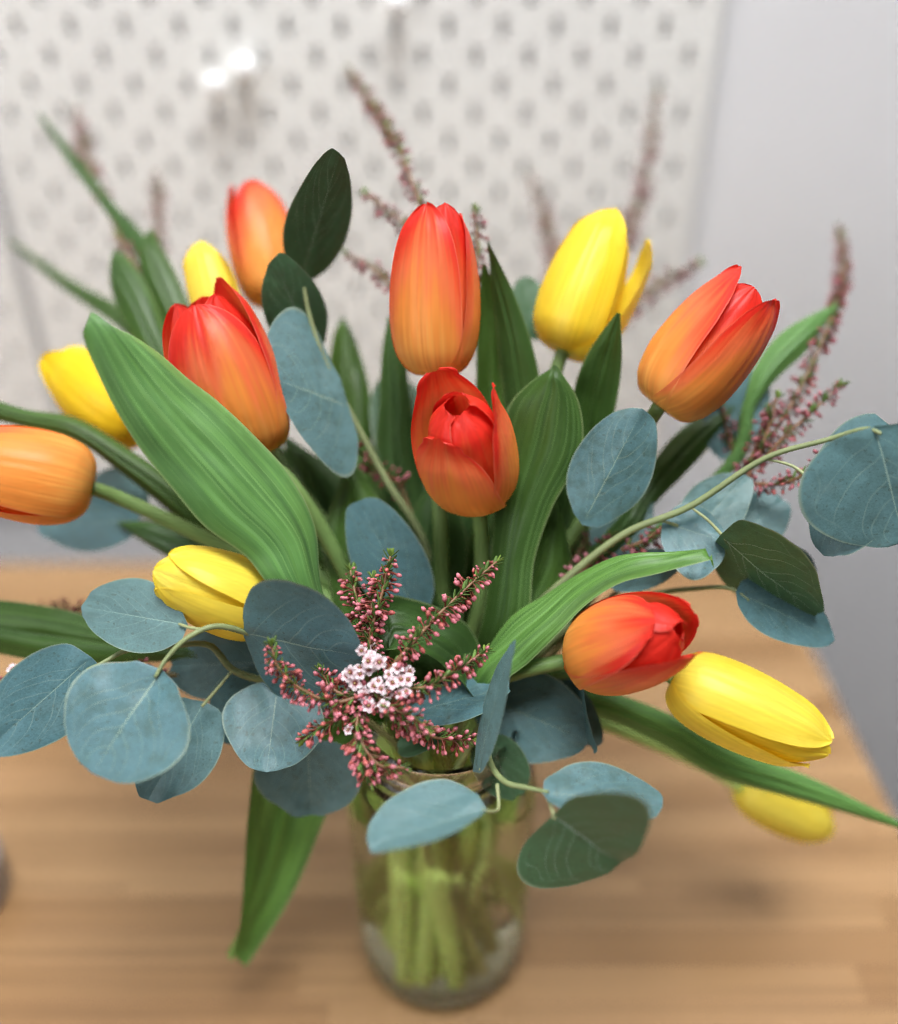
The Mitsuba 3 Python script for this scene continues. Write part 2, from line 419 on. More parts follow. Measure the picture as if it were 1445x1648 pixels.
def petal_mesh(L, R, phi, scale, tip_r, width, lean, seed, ns=64, nt=45, curl=0.0, point=1.0, crease=0.5, length=1.0, blunt=0.0, taper=0.0):
    rs = np.random.default_rng(seed)
    keys = [(r * scale, z * length) for r, z in OUT_KEYS] + [(tip_r, 0.955 * length + 0.02)]
    prof = spline(np.array(keys), ns)
    s = np.linspace(0, 1, ns)
    shrink = 1 - taper * np.clip((s - 0.35) / 0.65, 0, 1)
    r, z = prof[:, 0] * R * shrink, prof[:, 1] * L
    hw = np.interp(s, [0, 0.1, 0.22, 0.38, 0.52, 0.68, 0.8, 0.9, 0.96, 1.0], [0.16, 0.5, 0.80, 0.98, 1.0, 0.92, 0.74, 0.50, 0.33 * point, 0.05])
    from scipy.ndimage import gaussian_filter1d
    hw = gaussian_filter1d(hw, ns / 32, mode='nearest') * R * width * shrink
    hw = np.maximum(hw, blunt * R * width * (1 - np.clip((s - 0.93) / 0.07, 0, 1) ** 3 * 0.6)) if blunt else hw
    hw[-1] = max(0.05, 0.35 * blunt) * R
    t = np.linspace(-1, 1, nt)
    S, Tt = np.meshgrid(s, t, indexing='ij')
    rr = r[:, None]
    rc = np.maximum(rr * 1.12, 0.42 * R * scale)
    a = np.clip(hw[:, None] * Tt / rc, -1.5, 1.5)
    x = rr - rc * (1 - np.cos(a))
    y = rc * np.sin(a)
    zz = np.broadcast_to(z[:, None], x.shape).copy()
    rim = np.abs(Tt) ** 4
    x = x + curl * R * rim * np.clip(S * 1.6 - 0.4, 0, 1)
    g = np.stack([S * 3.1 + seed, Tt * 1.3, np.full_like(S, seed * 0.37)], -1)
    x = x + R * 0.09 * (meshkit.fbm(g, 3, seed) - 0.5) * (0.3 + S)
    x = x - R * 0.030 * crease * np.exp(-(Tt / 0.07) ** 2) * np.clip(S * 2, 0, 1) - R * 0.0035 * crease * np.cos(Tt * 21 + seed) * np.clip(S * 1.5, 0, 1)
    zz = zz + L * 0.022 * (meshkit.fbm(np.stack([S * 2, Tt * 4 + 9, np.full_like(S, seed * 1.7)], -1), 2, seed + 5) - 0.5) * np.clip(S * 2 - 1, 0, 1)
    # lean the whole petal outwards about its foot
    cl, sl = math.cos(lean), math.sin(lean)
    x, zz = x * cl + zz * sl, -x * sl + zz * cl
    ca, sa = math.cos(phi), math.sin(phi)
    v = np.stack([x * ca - y * sa, x * sa + y * ca, zz], -1).reshape(-1, 3)
    return v, grid_faces(ns, nt), S.ravel(), Tt.ravel()


def petal_color(S, T, kind, seed, inner, tone):
    streak = meshkit.noise(np.stack([T * 26 + seed * 7, S * 2.2, np.full_like(S, seed)], -1), 3)
    fine = meshkit.noise(np.stack([T * 60 + seed, S * 4, np.full_like(S, seed)], -1), 8)
    soft = meshkit.fbm(np.stack([T * 2.2, S * 2.5, np.full_like(S, seed * 1.3)], -1), 3, 2)
    if kind == 'orange':
        red, orange, yellow, pink = (np.array(c) for c in ((0.70, 0.030, 0.018), (0.86, 0.32, 0.060), (0.87, 0.52, 0.13), (0.83, 0.18, 0.10)))
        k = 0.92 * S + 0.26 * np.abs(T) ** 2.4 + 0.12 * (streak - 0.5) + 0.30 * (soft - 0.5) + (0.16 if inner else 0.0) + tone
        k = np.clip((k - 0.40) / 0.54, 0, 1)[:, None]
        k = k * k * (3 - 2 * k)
        y = np.clip((0.50 - S + 0.25 * (streak - 0.5)) / 0.40, 0, 1)[:, None]
        c = orange * (1 - y) + yellow * y
        mid = np.exp(-((k - 0.5) / 0.25) ** 2)
        c = c * (1 - k) + red * k
        c = c * (1 - 0.35 * mid) + pink * 0.35 * mid
        lip = (np.clip((np.abs(T) - 0.955) / 0.045, 0, 1) * np.clip(S * 3 - 0.6, 0, 1))[:, None]
        c = c * (1 - 0.35 * lip) + np.array([0.85, 0.33, 0.20]) * 0.35 * lip
        foot = np.clip((0.11 - S) / 0.11, 0, 1)[:, None]
        c = c * (1 - foot) + np.array([0.40, 0.36, 0.06]) * foot
    else:
        a, b = np.array([0.88, 0.64, 0.022]), np.array([0.86, 0.72, 0.10])
        k = np.clip(0.5 + 0.9 * (soft - 0.5) + 0.16 * (streak - 0.5) - 0.2 * T ** 2 + tone, 0, 1)[:, None]
        c = a * (1 - k) + b * k
        foot = np.clip((0.14 - S) / 0.14, 0, 1)[:, None]
        c = c * (1 - 0.6 * foot) + np.array([0.42, 0.46, 0.06]) * 0.6 * foot
    return np.clip(c * (0.88 + 0.15 * fine + 0.07 * streak)[:, None], 0, 1)


def bloom(key, base, tip, width_px, kind, roll, seed, tip_out=0.42, tip_in=0.30, lean=None, curl=0.07, tone=0.0, lengths=None, spread=1.06, blunt=0.0, taper=0.0, core=0.86):
    """Six petals round the axis from base to tip (photo pixels and depth)."""
    b, t = P(*base), P(*tip)
    ax = t - b
    L = np.linalg.norm(ax)
    az = ax / L
    R = width_px / PX * (base[2] + tip[2]) / 2 / 2
    e1 = unit(np.cross(az, FWD) + 1e-6)
    e2 = np.cross(az, e1)
    M = np.stack([e1, e2, az], 1)
    lean = lean or [0.0] * 6
    lengths = lengths or [1.0, 0.97, 1.02, 0.95, 0.98, 0.94]
    for k in range(6):
        inner = k >= 3
        phi = math.radians(roll + 120 * (k % 3) + (60 if inner else 0))
        v, f, S, T = petal_mesh(L, R, phi, core if inner else 1.0, tip_in if inner else tip_out, spread * (1.04 if inner else 1.0), lean[k], seed * 10 + k, curl=curl * (0.3 if inner else 1.0), length=lengths[k], blunt=blunt, taper=taper)
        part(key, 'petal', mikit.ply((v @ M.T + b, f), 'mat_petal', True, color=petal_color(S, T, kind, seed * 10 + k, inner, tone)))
    return b, az


def blade(key, A, B, za, zb=None, bulge=0.004, n=70, m=25, wave=0.0015, bright=False, name='leaf', label=None, foot=None):
    """A tulip leaf between its two margins A and B (photo pixels, from foot to tip); za, zb = depths (foot, tip) of the margins."""
    zb = zb or za
    global _blade
    _blade += 1
    a = np.array([P(x, y, z) for (x, y), z in zip(A, np.interp(np.linspace(0, 1, len(A)), np.linspace(0, 1, len(za)), za))])
    b = np.array([P(x, y, z) for (x, y), z in zip(B, np.interp(np.linspace(0, 1, len(B)), np.linspace(0, 1, len(zb)), zb))])
    if foot is not None:  # run the blade down to its stem
        e = unit(b[0] - a[0]) * 0.004
        a, b = np.vstack([foot - e, a]), np.vstack([foot + e, b])
    a, b = spline(a, n), spline(b, n)
    t = np.linspace(-1, 1, m)
    s = np.linspace(0, 1, n)
    S, Tt = np.meshgrid(s, t, indexing='ij')
    pos = a[:, None] * (1 - Tt[..., None]) / 2 + b[:, None] * (1 + Tt[..., None]) / 2
    tang = unit(np.gradient((a + b) / 2, axis=0))
    across = b - a
    w = np.linalg.norm(across, axis=1)
    nrm = unit(np.cross(tang, across) + 1e-9)
    nrm = np.where((nrm @ FWD)[:, None] > 0, -nrm, nrm)
    k = np.minimum(1, w / 0.012)
    h = bulge * (1 - Tt ** 2) * k[:, None]
    h = h - 0.0012 * np.exp(-(Tt / 0.10) ** 2) * k[:, None] * np.sign(bulge)
    h = h + wave * 2 * (meshkit.fbm(np.stack([S * 5, Tt * 1.5, np.full_like(S, _blade * 3.3)], -1), 2, 4) - 0.5) * k[:, None]
    h = h + 0.00010 * np.cos(Tt * 30 + _blade) * k[:, None]
    pos = pos + nrm[:, None] * h[..., None]
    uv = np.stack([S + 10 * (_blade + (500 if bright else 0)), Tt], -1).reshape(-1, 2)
    part(key, name, mikit.ply((pos.reshape(-1, 3), grid_faces(n, m)), 'mat_blade', True, uv=uv), label=label)


_blade = 0


def tulip(label, kind, base, tip, width, roll, seed, stem, leaves=(), group=None, **kw):
    key = thing('tulip', label, 'tulip')
    b, az = bloom(key, base, tip, width, kind, roll, seed, **kw)
    pts = [b + az * 0.001] + [P(*q) for q in stem]
    pts = into_jar(pts)
    part(key, 'stem', stem_shape(pts, 0.0032, 0.0046, *TULIP_STEM))
    for lf in leaves:
        blade(key, foot=pts[-3] + np.array([0, 0, 0.008]), **lf)
    return key


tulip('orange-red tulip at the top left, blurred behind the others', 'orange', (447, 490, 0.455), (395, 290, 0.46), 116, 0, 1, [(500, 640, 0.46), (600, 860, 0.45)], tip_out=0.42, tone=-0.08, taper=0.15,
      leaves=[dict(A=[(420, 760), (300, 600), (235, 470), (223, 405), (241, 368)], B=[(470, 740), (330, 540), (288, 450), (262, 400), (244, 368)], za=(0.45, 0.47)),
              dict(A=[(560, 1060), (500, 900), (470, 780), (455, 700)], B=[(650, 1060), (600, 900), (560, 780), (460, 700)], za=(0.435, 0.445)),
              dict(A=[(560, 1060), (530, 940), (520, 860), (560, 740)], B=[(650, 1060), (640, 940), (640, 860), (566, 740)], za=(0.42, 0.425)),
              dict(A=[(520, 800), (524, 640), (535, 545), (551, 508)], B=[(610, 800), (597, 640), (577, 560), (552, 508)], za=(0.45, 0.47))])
tulip('orange-red tulip behind the broad green leaf at left, with petals parting at the top', 'orange', (408, 735, 0.402), (312, 464, 0.386), 172, 92, 2, [(470, 780, 0.40), (560, 930, 0.42)], tip_out=0.52, tip_in=0.44,
      curl=0.0, spread=1.16, lengths=[0.92, 1.05, 0.98, 0.95, 0.98, 0.96],
      leaves=[dict(A=[(530, 980), (508, 850), (470, 770), (420, 712), (350, 645), (300, 607), (245, 562), (190, 532), (133, 535)], B=[(450, 960), (395, 895), (330, 848), (280, 790), (230, 728), (190, 665), (160, 605), (142, 565), (133, 540)],
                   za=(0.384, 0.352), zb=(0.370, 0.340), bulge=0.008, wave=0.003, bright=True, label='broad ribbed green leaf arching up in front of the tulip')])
tulip('tall orange-red tulip at the top centre, upright and nearly closed', 'orange', (702, 605, 0.395), (702, 325, 0.385), 142, 65, 3, [(705, 700, 0.405), (710, 900, 0.42)], tip_out=0.50, tip_in=0.40, lengths=[0.99, 0.96, 0.97, 1.0, 0.92, 0.94],
      leaves=[dict(A=[(835, 760), (812, 640), (803, 560), (790, 460), (784, 390)], B=[(900, 760), (873, 630), (858, 560), (826, 470), (786, 390)], za=(0.432, 0.405), zb=(0.425, 0.400), bulge=0.002),
              dict(A=[(770, 780), (766, 640), (768, 520), (776, 425)], B=[(840, 780), (822, 640), (815, 520), (782, 425)], za=(0.43, 0.41), bulge=-0.003),
              dict(A=[(640, 1060), (615, 930), (595, 820), (585, 700)], B=[(730, 1060), (705, 930), (685, 820), (590, 700)], za=(0.44, 0.46)),
              dict(A=[(660, 1060), (640, 960), (650, 860), (700, 760)], B=[(740, 1060), (745, 960), (750, 860), (706, 760)], za=(0.425, 0.43)),
              dict(A=[(610, 760), (611, 640), (614, 570), (624, 510)], B=[(680, 760), (660, 640), (652, 570), (630, 510)], za=(0.44, 0.435))])
tulip('red tulip at the centre, tilted forward so that its open mouth shows', 'orange', (768, 800, 0.398), (726, 622, 0.356), 160, 48, 4, [(775, 870, 0.41), (770, 980, 0.42)], tip_out=0.70, tip_in=0.20, tone=-0.06, blunt=0.42, spread=1.2, core=0.76,
      lean=[0.0, 0.03, 0.0, 0.0, 0.0, 0.0], lengths=[0.76, 0.95, 1.02, 0.84, 0.92, 0.88],
      leaves=[dict(A=[(770, 1020), (790, 900), (800, 760), (816, 660), (850, 618), (893, 588)], B=[(840, 1020), (860, 900), (890, 815), (935, 730), (932, 650), (896, 588)], za=(0.412, 0.394), zb=(0.402, 0.390), bulge=0.004),
              dict(A=[(700, 1060), (690, 900), (680, 800), (700, 680)], B=[(800, 1060), (800, 900), (780, 800), (705, 680)], za=(0.44, 0.47)),
              dict(A=[(770, 1060), (800, 960), (840, 880), (890, 800)], B=[(840, 1070), (890, 990), (920, 910), (895, 800)], za=(0.415, 0.42)),
              dict(A=[(740, 1000), (735, 900), (700, 800), (650, 700), (610, 640)], B=[(790, 1000), (780, 900), (760, 800), (720, 700), (640, 620)], za=(0.445, 0.455))])
tulip('orange-red tulip at the upper right, leaning to the right', 'orange', (1060, 655, 0.390), (1222, 455, 0.378), 156, 140, 5, [(1030, 700, 0.404), (960, 800, 0.418), (880, 920, 0.425)], tip_out=0.55, tip_in=0.45, lengths=[0.98, 0.97, 1.02, 0.98, 0.92, 0.95],
      leaves=[dict(A=[(980, 850), (1024, 790), (1060, 730), (1110, 680), (1190, 640)], B=[(1010, 880), (1052, 815), (1100, 765), (1145, 715), (1195, 645)], za=(0.42, 0.435)),
              dict(A=[(790, 1060), (850, 950), (890, 860), (980, 780)], B=[(860, 1090), (940, 990), (990, 900), (985, 785)], za=(0.43, 0.445)),
              dict(A=[(1150, 760), (1195, 650), (1215, 590), (1262, 532), (1347, 487)], B=[(1180, 760), (1217, 655), (1252, 608), (1302, 560), (1349, 490)], za=(0.425, 0.435), bright=True)])
tulip('pale orange tulip at the far left, cut off by the edge of the picture', 'orange', (150, 785, 0.402), (-85, 742, 0.385), 150, 105, 6, [(200, 805, 0.41), (330, 865, 0.42), (520, 960, 0.425)], tone=-0.28, tip_out=0.5,
      leaves=[dict(A=[(430, 920), (350, 845), (290, 780), (200, 718), (120, 672), (40, 658), (-40, 632)], B=[(420, 960), (335, 885), (280, 830), (200, 765), (120, 708), (50, 690), (-40, 668)], za=(0.43, 0.425)),
              dict(A=[(420, 900), (330, 870), (250, 840), (190, 840)], B=[(420, 960), (340, 930), (260, 890), (190, 845)], za=(0.435, 0.44))])
tulip('orange-red tulip at the lower right with a ruffled red mouth, lying nearly level', 'orange', (934, 1062, 0.386), (1108, 1006, 0.342), 150, 40, 7, [(900, 1066, 0.388), (830, 1082, 0.392), (760, 1110, 0.41)], tip_out=0.56, tip_in=0.12, blunt=0.36, spread=1.2, core=0.80,
      lean=[0.0, 0.0, 0.0, 0, 0, 0], lengths=[0.90, 1.0, 0.98, 0.93, 0.95, 0.97],
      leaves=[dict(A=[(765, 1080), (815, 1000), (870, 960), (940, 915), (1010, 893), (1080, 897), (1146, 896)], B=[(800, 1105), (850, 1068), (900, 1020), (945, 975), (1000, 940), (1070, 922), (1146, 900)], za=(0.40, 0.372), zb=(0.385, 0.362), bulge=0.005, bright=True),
              dict(A=[(830, 1000), (850, 900), (880, 820), (905, 770)], B=[(880, 990), (910, 920), (937, 850), (930, 770)], za=(0.43, 0.42))])
tulip('yellow tulip at the top left with only its pointed tip showing', 'yellow', (370, 560, 0.43), (320, 388, 0.432), 78, 90, 8, [(420, 700, 0.43), (560, 900, 0.43)], tip_out=0.2, tip_in=0.15, tone=0.3,
      leaves=[dict(A=[(330, 700), (232, 570), (192, 500), (175, 450), (183, 402)], B=[(400, 700), (292, 580), (242, 470), (206, 415), (186, 402)], za=(0.44, 0.465)),
              dict(A=[(330, 640), (250, 540), (190, 490), (112, 448), (15, 384)], B=[(310, 660), (205, 540), (150, 498), (92, 458), (15, 392)], za=(0.45, 0.56)),
              dict(A=[(340, 600), (275, 520), (222, 420), (160, 328), (110, 262), (60, 185)], B=[(370, 590), (305, 500), (250, 400), (186, 330), (138, 268), (66, 183)], za=(0.45, 0.53))])
tulip('golden yellow tulip at the left, blurred behind the broad green leaf', 'yellow', (232, 690, 0.44), (100, 575, 0.455), 128, 70, 9, [(300, 770, 0.44), (520, 930, 0.43)], tone=-0.6, tip_out=0.7, tip_in=0.5, lean=[0, 0.06, 0.1, 0, 0, 0],
      leaves=[dict(A=[(570, 1090), (450, 980), (350, 900), (260, 850)], B=[(620, 1130), (450, 1045), (340, 960), (262, 855)], za=(0.43, 0.44))])
tulip('yellow tulip at the upper right with one petal standing apart', 'yellow', (905, 565, 0.418), (990, 338, 0.42), 138, 70, 10, [(890, 620, 0.42), (850, 850, 0.425)], tip_out=0.28, tip_in=0.25, taper=0.22, tone=-0.1, lean=[0, 0.22, 0, 0, 0, 0],
      leaves=[dict(A=[(750, 1060), (790, 900), (820, 780), (850, 680)], B=[(840, 1060), (890, 930), (915, 820), (855, 680)], za=(0.435, 0.455)),
              dict(A=[(900, 760), (921, 640), (935, 590), (962, 543), (993, 503)], B=[(960, 760), (985, 680), (997, 620), (1001, 565), (998, 505)], za=(0.425, 0.390), bulge=0.002)])
tulip('yellow tulip at the lower left resting on eucalyptus leaves', 'yellow', (440, 985, 0.388), (248, 915, 0.368), 136, 35, 11, [(470, 1000, 0.395), (560, 1050, 0.41)], tip_out=0.50, tip_in=0.35, taper=0.12, tone=0.15, lengths=[0.97, 0.98, 1.0, 1.04, 0.96, 0.94], lean=[0.0, 0.02, 0, 0, 0, 0],
      leaves=[dict(A=[(420, 1060), (290, 1030), (200, 1008), (120, 985), (40, 970), (-40, 962)], B=[(420, 1085), (290, 1066), (200, 1068), (120, 1068), (60, 1064), (-40, 1045)], za=(0.41, 0.42)),
              dict(A=[(520, 1150), (420, 1210), (400, 1300), (393, 1400), (388, 1480), (372, 1548)], B=[(600, 1180), (560, 1240), (522, 1320), (490, 1400), (452, 1475), (396, 1556)], za=(0.42, 0.440), zb=(0.42, 0.455), bulge=-0.008, bright=True)])
tulip('yellow tulip at the lower right, lying out over the table below the red one', 'yellow', (1082, 1090, 0.388), (1335, 1205, 0.372), 132, 55, 12, [(1060, 1080, 0.392), (960, 1075, 0.405), (830, 1100, 0.42)], tip_out=0.42, tip_in=0.30, taper=0.12, tone=0.1, lean=[0, 0.05, 0, 0, 0, 0], lengths=[1.0, 0.96, 1.0, 1.02, 0.95, 0.98],
      leaves=[dict(A=[(800, 1090), (930, 1098), (985, 1113), (1080, 1150), (1180, 1205), (1290, 1245), (1380, 1288), (1475, 1336)], B=[(830, 1130), (940, 1150), (1000, 1168), (1080, 1207), (1150, 1250), (1260, 1280), (1380, 1314), (1475, 1342)], za=(0.42, 0.43), bulge=0.006, bright=True)])
tulip('pale yellow tulip hanging lowest at the right, blurred under a long leaf', 'yellow', (1190, 1265, 0.475), (1335, 1335, 0.485), 84, 90, 13, [(1120, 1225, 0.465), (960, 1160, 0.44), (830, 1130, 0.43)], tone=0.4, tip_out=0.4,
      leaves=[dict(A=[(800, 1120), (760, 1020), (722, 985), (660, 962), (614, 968), (604, 1042)], B=[(780, 1150), (735, 1090), (690, 1055), (655, 1042), (630, 1046), (606, 1048)], za=(0.405, 0.388), zb=(0.385, 0.376), bulge=-0.006, wave=0.003)])

# ------------------------------------------------------------------ eucalyptus
_leaf = 0


def outline_width(s, rs):
    a = rs.uniform(0.50, 0.58)
    w = np.sin(np.pi * np.clip(s, 0, 1) ** (math.log(0.5) / math.log(a * 0.86))) ** 0.62
    return w


def euc_leaf(key, base, tip, width=None, side=None, side2=None, cup=0.10, droop=0.05, n=44, m=33, dark_green=False):
    """A round leaf from its foot to its apex (photo pixels, depth); side = half-width vector (dx, dy, dz) towards one margin, side2 towards the other."""
    global _leaf
    _leaf += 1
    number = _leaf + (500 if dark_green else 0)
    rs = np.random.default_rng(_leaf * 7 + 3)
    b, t = P(*base), P(*tip)
    d = t - b
    L = np.linalg.norm(d)
    zc = (base[2] + tip[2]) / 2
    mx, my = (base[0] + tip[0]) / 2, (base[1] + tip[1]) / 2
    if side is None:
        e = np.array([tip[0] - base[0], tip[1] - base[1]], float)
        e = e / np.linalg.norm(e)
        dz = rs.uniform(-0.25, 0.25) * width / 2 / PX * zc
        side = (-e[1] * width / 2, e[0] * width / 2, dz)
    s1 = P(mx + side[0], my + side[1], zc + side[2]) - P(mx, my, zc)
    if side2 is None:
        s2 = -s1
    else:
        s2 = P(mx + side2[0], my + side2[1], zc + side2[2]) - P(mx, my, zc)
    s = np.linspace(0, 1, n)
    tt = np.linspace(-1, 1, m)
    S, Tt = np.meshgrid(s, tt, indexing='ij')
    w = np.sin(np.pi * S ** 0.84) ** 0.53
    ang = np.arctan2(Tt * w, S - 0.5)
    wob = 1 + 0.045 * np.sin(2 * ang + rs.uniform(0, 6)) + 0.03 * np.sin(3 * ang + rs.uniform(0, 6)) + 0.012 * np.sin(7 * ang + rs.uniform(0, 6)) + 0.03 * (meshkit.fbm(np.stack([np.cos(ang) * 4, np.sin(ang) * 4, np.full_like(S, _leaf * 1.9)], -1), 3, 4) - 0.5)
    side_v = np.where(Tt[..., None] > 0, s1, s2)
    nrm = unit(np.cross(d, s1 - s2))
    if nrm @ FWD > 0:
        nrm = -nrm
    W = min((np.linalg.norm(s1) + np.linalg.norm(s2)) / 2, 0.6 * L)
    # basal lobes sweep back behind the foot, apex notched slightly
    S2 = S - 0.05 * (1 - S) ** 3 * (np.abs(Tt)) + 0.0
    S2 = 0.5 + (S2 - 0.5) * wob
    notch = rs.uniform(0.0, 0.035)
    S2 = S2 - notch * np.exp(-((Tt * w) / 0.10) ** 2) * (S > 0.9) * (S - 0.9) / 0.1
    pos = b + S2[..., None] * d + (np.abs(Tt) * w * wob)[..., None] * side_v
    h = cup * W * (np.abs(Tt) * w) ** 1.5 - droop * L * (S - 0.15) ** 2 * 1.2
    h = h + 0.15 * W * (meshkit.fbm(np.stack([S * 2.4, Tt * w * 1.6, np.full_like(S, _leaf * 2.1)], -1), 3, 9) - 0.5)
    h = h + 0.03 * W * np.sin(5 * ang + rs.uniform(0, 6)) * (np.hypot(Tt * w, 2 * S - 1) ** 3) - 0.012 * W * np.exp(-(Tt * w / 0.04) ** 2)
    pos = pos + nrm * h[..., None]
    uv = np.stack([S + 10 * number, Tt * np.ones_like(S)], -1).reshape(-1, 2)
    return part(key, 'leaf', mikit.ply((pos.reshape(-1, 3), grid_faces(n, m)), 'mat_eucalyptus', True, uv=uv))


EUC_STEM = ((0.20, 0.24, 0.11), (0.34, 0.44, 0.14))


def branch(label, stem, twigs, leaves, r=0.00125, jar_end=True):
    key = thing('eucalyptus_branch', label, 'eucalyptus branch')
    pts = [P(*q) for q in stem]
    full = into_jar(pts) if jar_end else pts
    n = 80
    part(key, 'stem', stem_shape(full, r * 0.62, r * 2.4, *EUC_STEM, n=n))
    for tw in twigs:
        part(key, 'twig', stem_shape([P(*q) for q in tw], r * 0.42, r * 0.62, (0.30, 0.33, 0.16), (0.30, 0.33, 0.16), n=24))
    for lf in leaves:
        euc_leaf(key, **lf)
    return key


branch('eucalyptus branch at the lower left with a big pale blue leaf at its end',
       [(250, 1090, .352), (268, 1060, .355), (300, 1028, .358), (345, 1008, .362), (400, 1018, .372), (470, 1035, .385), (560, 1065, .405)],
       [[(288, 1004, .364), (305, 1010, .362), (325, 1013, .360)]],
       [dict(base=(251, 1088, .352), tip=(146, 1244, .338), width=218, cup=0.08),
        dict(base=(289, 1004, .365), tip=(128, 976, .376), width=122, cup=0.05),
        dict(base=(402, 1018, .371), tip=(576, 1062, .362), side=(20, 112, .026), side2=(-8, -118, -.022), cup=0.06)])
branch('eucalyptus branch at the left edge with a folded grey-green leaf',
       [(140, 1078, .372), (163, 1068, .374), (204, 1047, .378), (270, 1040, .384), (336, 1038, .388), (375, 1078, .392), (432, 1096, .40), (560, 1110, .415)],
       [[(375, 1078, .392), (350, 1108, .389), (325, 1137, .386)], [(432, 1096, .40), (440, 1100, .398), (447, 1107, .392)], [(500, 1105, .408), (498, 1150, .405), (495, 1192, .404)]],
       [dict(base=(142, 1062, .372), tip=(-22, 1208, .355), side=(54, 44, .004), side2=(-50, -46, -.004), cup=-0.03),
        dict(base=(325, 1136, .386), tip=(236, 1290, .376), side=(58, 34, .000), side2=(-58, -34, .000), cup=0.04),
        dict(base=(412, 1066, .404), tip=(266, 1072, .41), width=115),
        dict(base=(432, 1098, .402), tip=(345, 1184, .402), width=110),
        dict(base=(447, 1106, .391), tip=(428, 1244, .372), width=156, cup=0.12),
        dict(base=(495, 1190, .404), tip=(498, 1320, .410), width=164)])
branch('tall eucalyptus branch at the centre with a dark upright leaf at its top',
       [(487, 442, .405), (496, 500, .408), (520, 575, .41), (556, 650, .412), (620, 770, .418), (690, 900, .425)],
       [[(500, 530, .41), (498, 550, .41), (494, 560, .41)], [(640, 960, .42), (655, 972, .418), (668, 990, .415)]],
       [dict(dark_green=True, base=(488, 436, .425), tip=(548, 250, .375), side=(48, 14, .010), side2=(-52, -16, -.006), cup=0.05),
        dict(dark_green=True, base=(502, 560, .425), tip=(440, 416, .392), width=100),
        dict(base=(556, 652, .408), tip=(440, 606, .385), side=(38, 132, .004), side2=(-28, -132, .010), cup=0.04),
        dict(base=(672, 990, .412), tip=(572, 800, .398), width=112, cup=0.08),
        dict(dark_green=True, base=(690, 800, .44), tip=(625, 600, .45), width=120),
        dict(dark_green=True, base=(862, 545, .44), tip=(846, 442, .44), width=66)])
branch('long eucalyptus branch reaching to the right edge with big veined leaves at its end',
       [(1418, 698, .350), (1392, 690, .354), (1330, 708, .362), (1230, 738, .372), (1110, 815, .382), (1000, 862, .392), (880, 960, .405), (800, 1050, .42)],
       [[(1110, 815, .382), (1140, 838, .380), (1168, 868, .378)], [(1060, 838, .387), (1072, 840, .388), (1090, 846, .39)], [(1230, 738, .373), (1275, 750, .370), (1308, 775, .366)]],
       [dict(base=(1408, 693, .352), tip=(1462, 886, .366), side=(-140, 30, .004), side2=(140, -30, -.004), cup=0.10),
        dict(base=(1428, 684, .366), tip=(1322, 896, .372), side=(-62, -40, .016), side2=(62, 40, -.004)),
        dict(dark_green=True, base=(1168, 866, .378), tip=(1312, 1000, .394), side=(-44, 46, .026), side2=(44, -46, -.026), cup=-0.08),
        dict(base=(1108, 866, .395), tip=(1202, 762, .40), width=100),
        dict(base=(1072, 840, .39), tip=(1170, 872, .385), side=(-6, 84, -.006), side2=(6, -40, .006)),
        dict(base=(1186, 868, .41), tip=(1264, 798, .415), width=88),
        dict(base=(944, 832, .390), tip=(1034, 660, .374), side=(62, 30, .004), side2=(-62, -30, .006), cup=0.05)])
branch('eucalyptus branch behind the lower right tulip with two overlapping dark leaves',
       [(1205, 968, .392), (1178, 948, .395), (1135, 946, .40), (1040, 960, .41), (900, 1020, .42)],
       [[(1040, 960, .41), (1010, 940, .41), (985, 930, .41)]],
       [dict(base=(1192, 955, .392), tip=(1345, 1028, .396), side=(-20, 40, -.006), side2=(20, -44, .006)),
        dict(base=(1250, 890, .40), tip=(1312, 940, .41), width=60),
        dict(base=(982, 935, .41), tip=(1098, 898, .40), width=66),
        dict(base=(958, 880, .42), tip=(1052, 808, .42), width=84),
        dict(base=(1150, 725, .43), tip=(1228, 598, .435), width=96)])
branch('eucalyptus branch hanging in front of the jar, ending in a dark heart-shaped leaf',
       [(882, 1275, .345), (850, 1268, .350), (812, 1258, .356), (788, 1225, .368), (776, 1170, .385)],
       [[(776, 1303, .342), (790, 1306, .344), (802, 1300, .350), (800, 1262, .357)], [(772, 1240, .366), (778, 1225, .368), (784, 1212, .371)], [(876, 1276, .346), (886, 1296, .342), (893, 1318, .338)]],
       [dict(base=(881, 1275, .345), tip=(1074, 1292, .350), side=(10, 40, -.010), side2=(-8, -52, .014)),
        dict(dark_green=True, base=(890, 1314, .338), tip=(1002, 1396, .334), side=(-86, 66, .020), side2=(92, -62, -.030), cup=0.05),
        dict(base=(776, 1303, .342), tip=(588, 1370, .328), side=(-6, 26, -.022), side2=(-14, -66, .016), cup=0.10, droop=0.0),
        dict(base=(771, 1240, .366), tip=(816, 1026, .352), side=(14, 4, -.014), side2=(-14, -4, .014), cup=0.0),
        dict(base=(786, 1125, .412), tip=(950, 1195, .40), width=150),
        dict(base=(872, 1090, .42), tip=(962, 1200, .405), width=80),
        dict(base=(930, 1080, .405), tip=(952, 1212, .39), side=(10, 0, -.018), side2=(-10, 0, .018)),
        dict(dark_green=True, base=(780, 1190, .40), tip=(836, 1288, .402), width=84),
        dict(base=(655, 1150, .392), tip=(822, 1098, .378), side=(14, 34, -.012), side2=(-8, -26, .012), cup=0.1),
        dict(dark_green=True, base=(712, 1180, .40), tip=(636, 1205, .395), side=(0, 24, -.01), side2=(0, -28, .01))])
